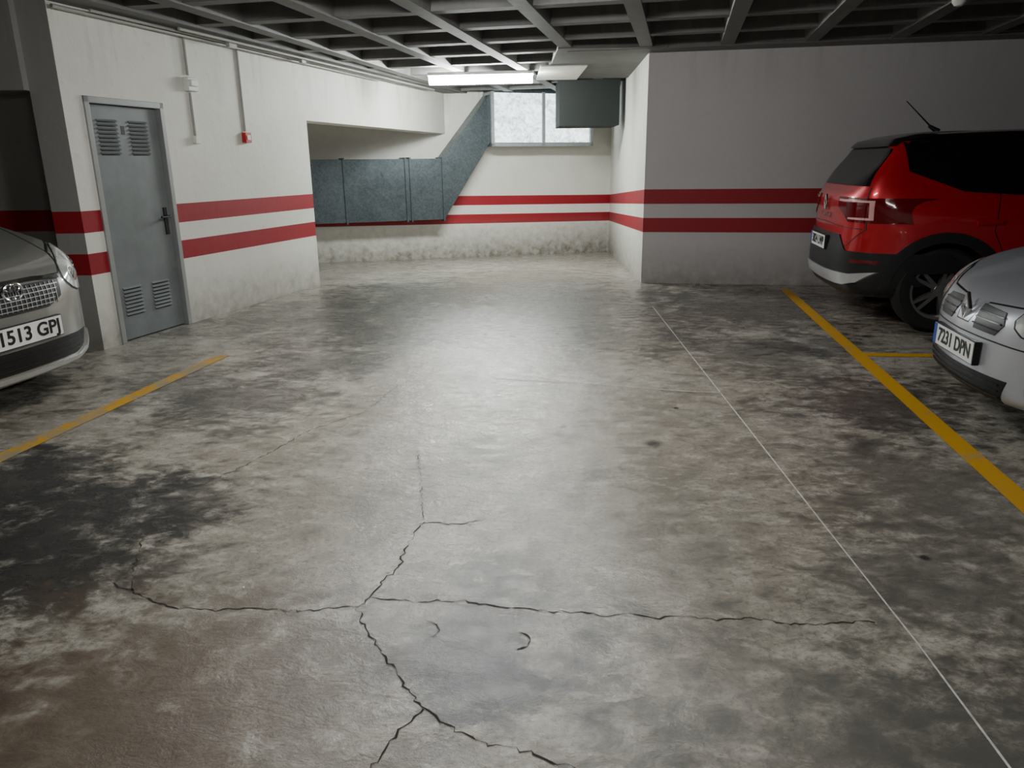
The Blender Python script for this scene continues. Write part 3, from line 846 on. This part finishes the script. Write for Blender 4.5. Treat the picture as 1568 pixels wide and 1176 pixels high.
for z in (.57, .60, .63): sym(C, 'grille_bar', 'front', [(.12, z - .003), (.35, z - .003), (.35, z + .003), (.12, z + .003)], M_lamp_dark, off=.009)
C.patch('lower_intake', 'front', [(-.46, .345), (.46, .345), (.42, .23), (-.42, .23)], M_dark, res=.02)
for z in (.26, .29, .32): C.seam('front', [(-.42, z), (.42, z)], .008, M_black, .010, 'intake_bar')
C.seam('front', [(-.80, .50), (-.35, .515), (.35, .515), (.80, .50)], .007)
sym(C, 'fog_lamp_recess', 'front', [(.54, .37), (.76, .37), (.76, .25), (.56, .24)], M_dark, smooth_it=1, res=.015)
for sg in (1, -1):
    h = C.hit('front', .66 * sg, .305); mb = MB()
    G = Matrix.Translation(h + Vector((.012, 0, 0))) @ Matrix.Rotation(math.radians(90), 4, 'Y')
    mb.lathe(G, [(0, .006), (.03, .004), (.038, 0), (.042, .008), (.046, .0), (.046, -.03)], M_lamp_glass, 28)
    mb.obj('fog_lamp', C.root, smooth=True)
C.seam('front', [(-.82, .82), (-.56, .76), (-.40, .69), (-.12, .67), (-.07, .56), (.07, .56), (.12, .67), (.40, .69), (.56, .76), (.82, .82)], .007)
C.patch('windscreen', 'top', [(.92, -.68), (1.0, 0), (.92, .68), (.30, .54), (.27, 0), (.30, -.54)], M_glass)
sides(C, 'side_glass', [(.85, .95), (.25, 1.31), (-.4, 1.38), (-1.3, 1.30), (-1.5, 1.02), (-.6, .97)], M_glass)
C.patch('rear_window', 'rear', [(-.55, 1.05), (.55, 1.05), (.50, 1.30), (-.50, 1.30)], M_glass)
sym(C, 'tail_light', 'rear', [(.56, .92), (.80, .90), (.82, .66), (.62, .66)], M_tail)
for v in ('side+', 'side-'):
    C.seam(v, [(.85, .93), (.80, .6), (.78, .25)]); C.seam(v, [(-.25, .96), (-.28, .25)])
C.plate('front', .435, '7231 DPN')
rhomb(C.hit('front', 0, .625), C.root, 1, .06)
C.mirror(.70, 1.0, P_silver)
C.place((2.46, 4.10), 180 - 9.6, 2.105, 1.05)

# ------------------------------------------------------------------ camera & world
w = bpy.data.worlds.new('world'); bpy.context.scene.world = w; w.use_nodes = True
w.node_tree.nodes['Background'].inputs[0].default_value = (.5, .55, .6, 1); w.node_tree.nodes['Background'].inputs[1].default_value = .02
cam = bpy.data.cameras.new('camera'); co = bpy.data.objects.new('camera', cam); COL.objects.link(co)
co.matrix_world = Matrix.Translation((0, 0, 1.45)) @ Matrix.Rotation(math.radians(90 - 16.4), 4, 'X') @ Matrix.Rotation(math.radians(-.75), 4, 'Z')
cam.sensor_width = 36; cam.lens = 26.4; cam.clip_start = .05
bpy.context.scene.camera = co
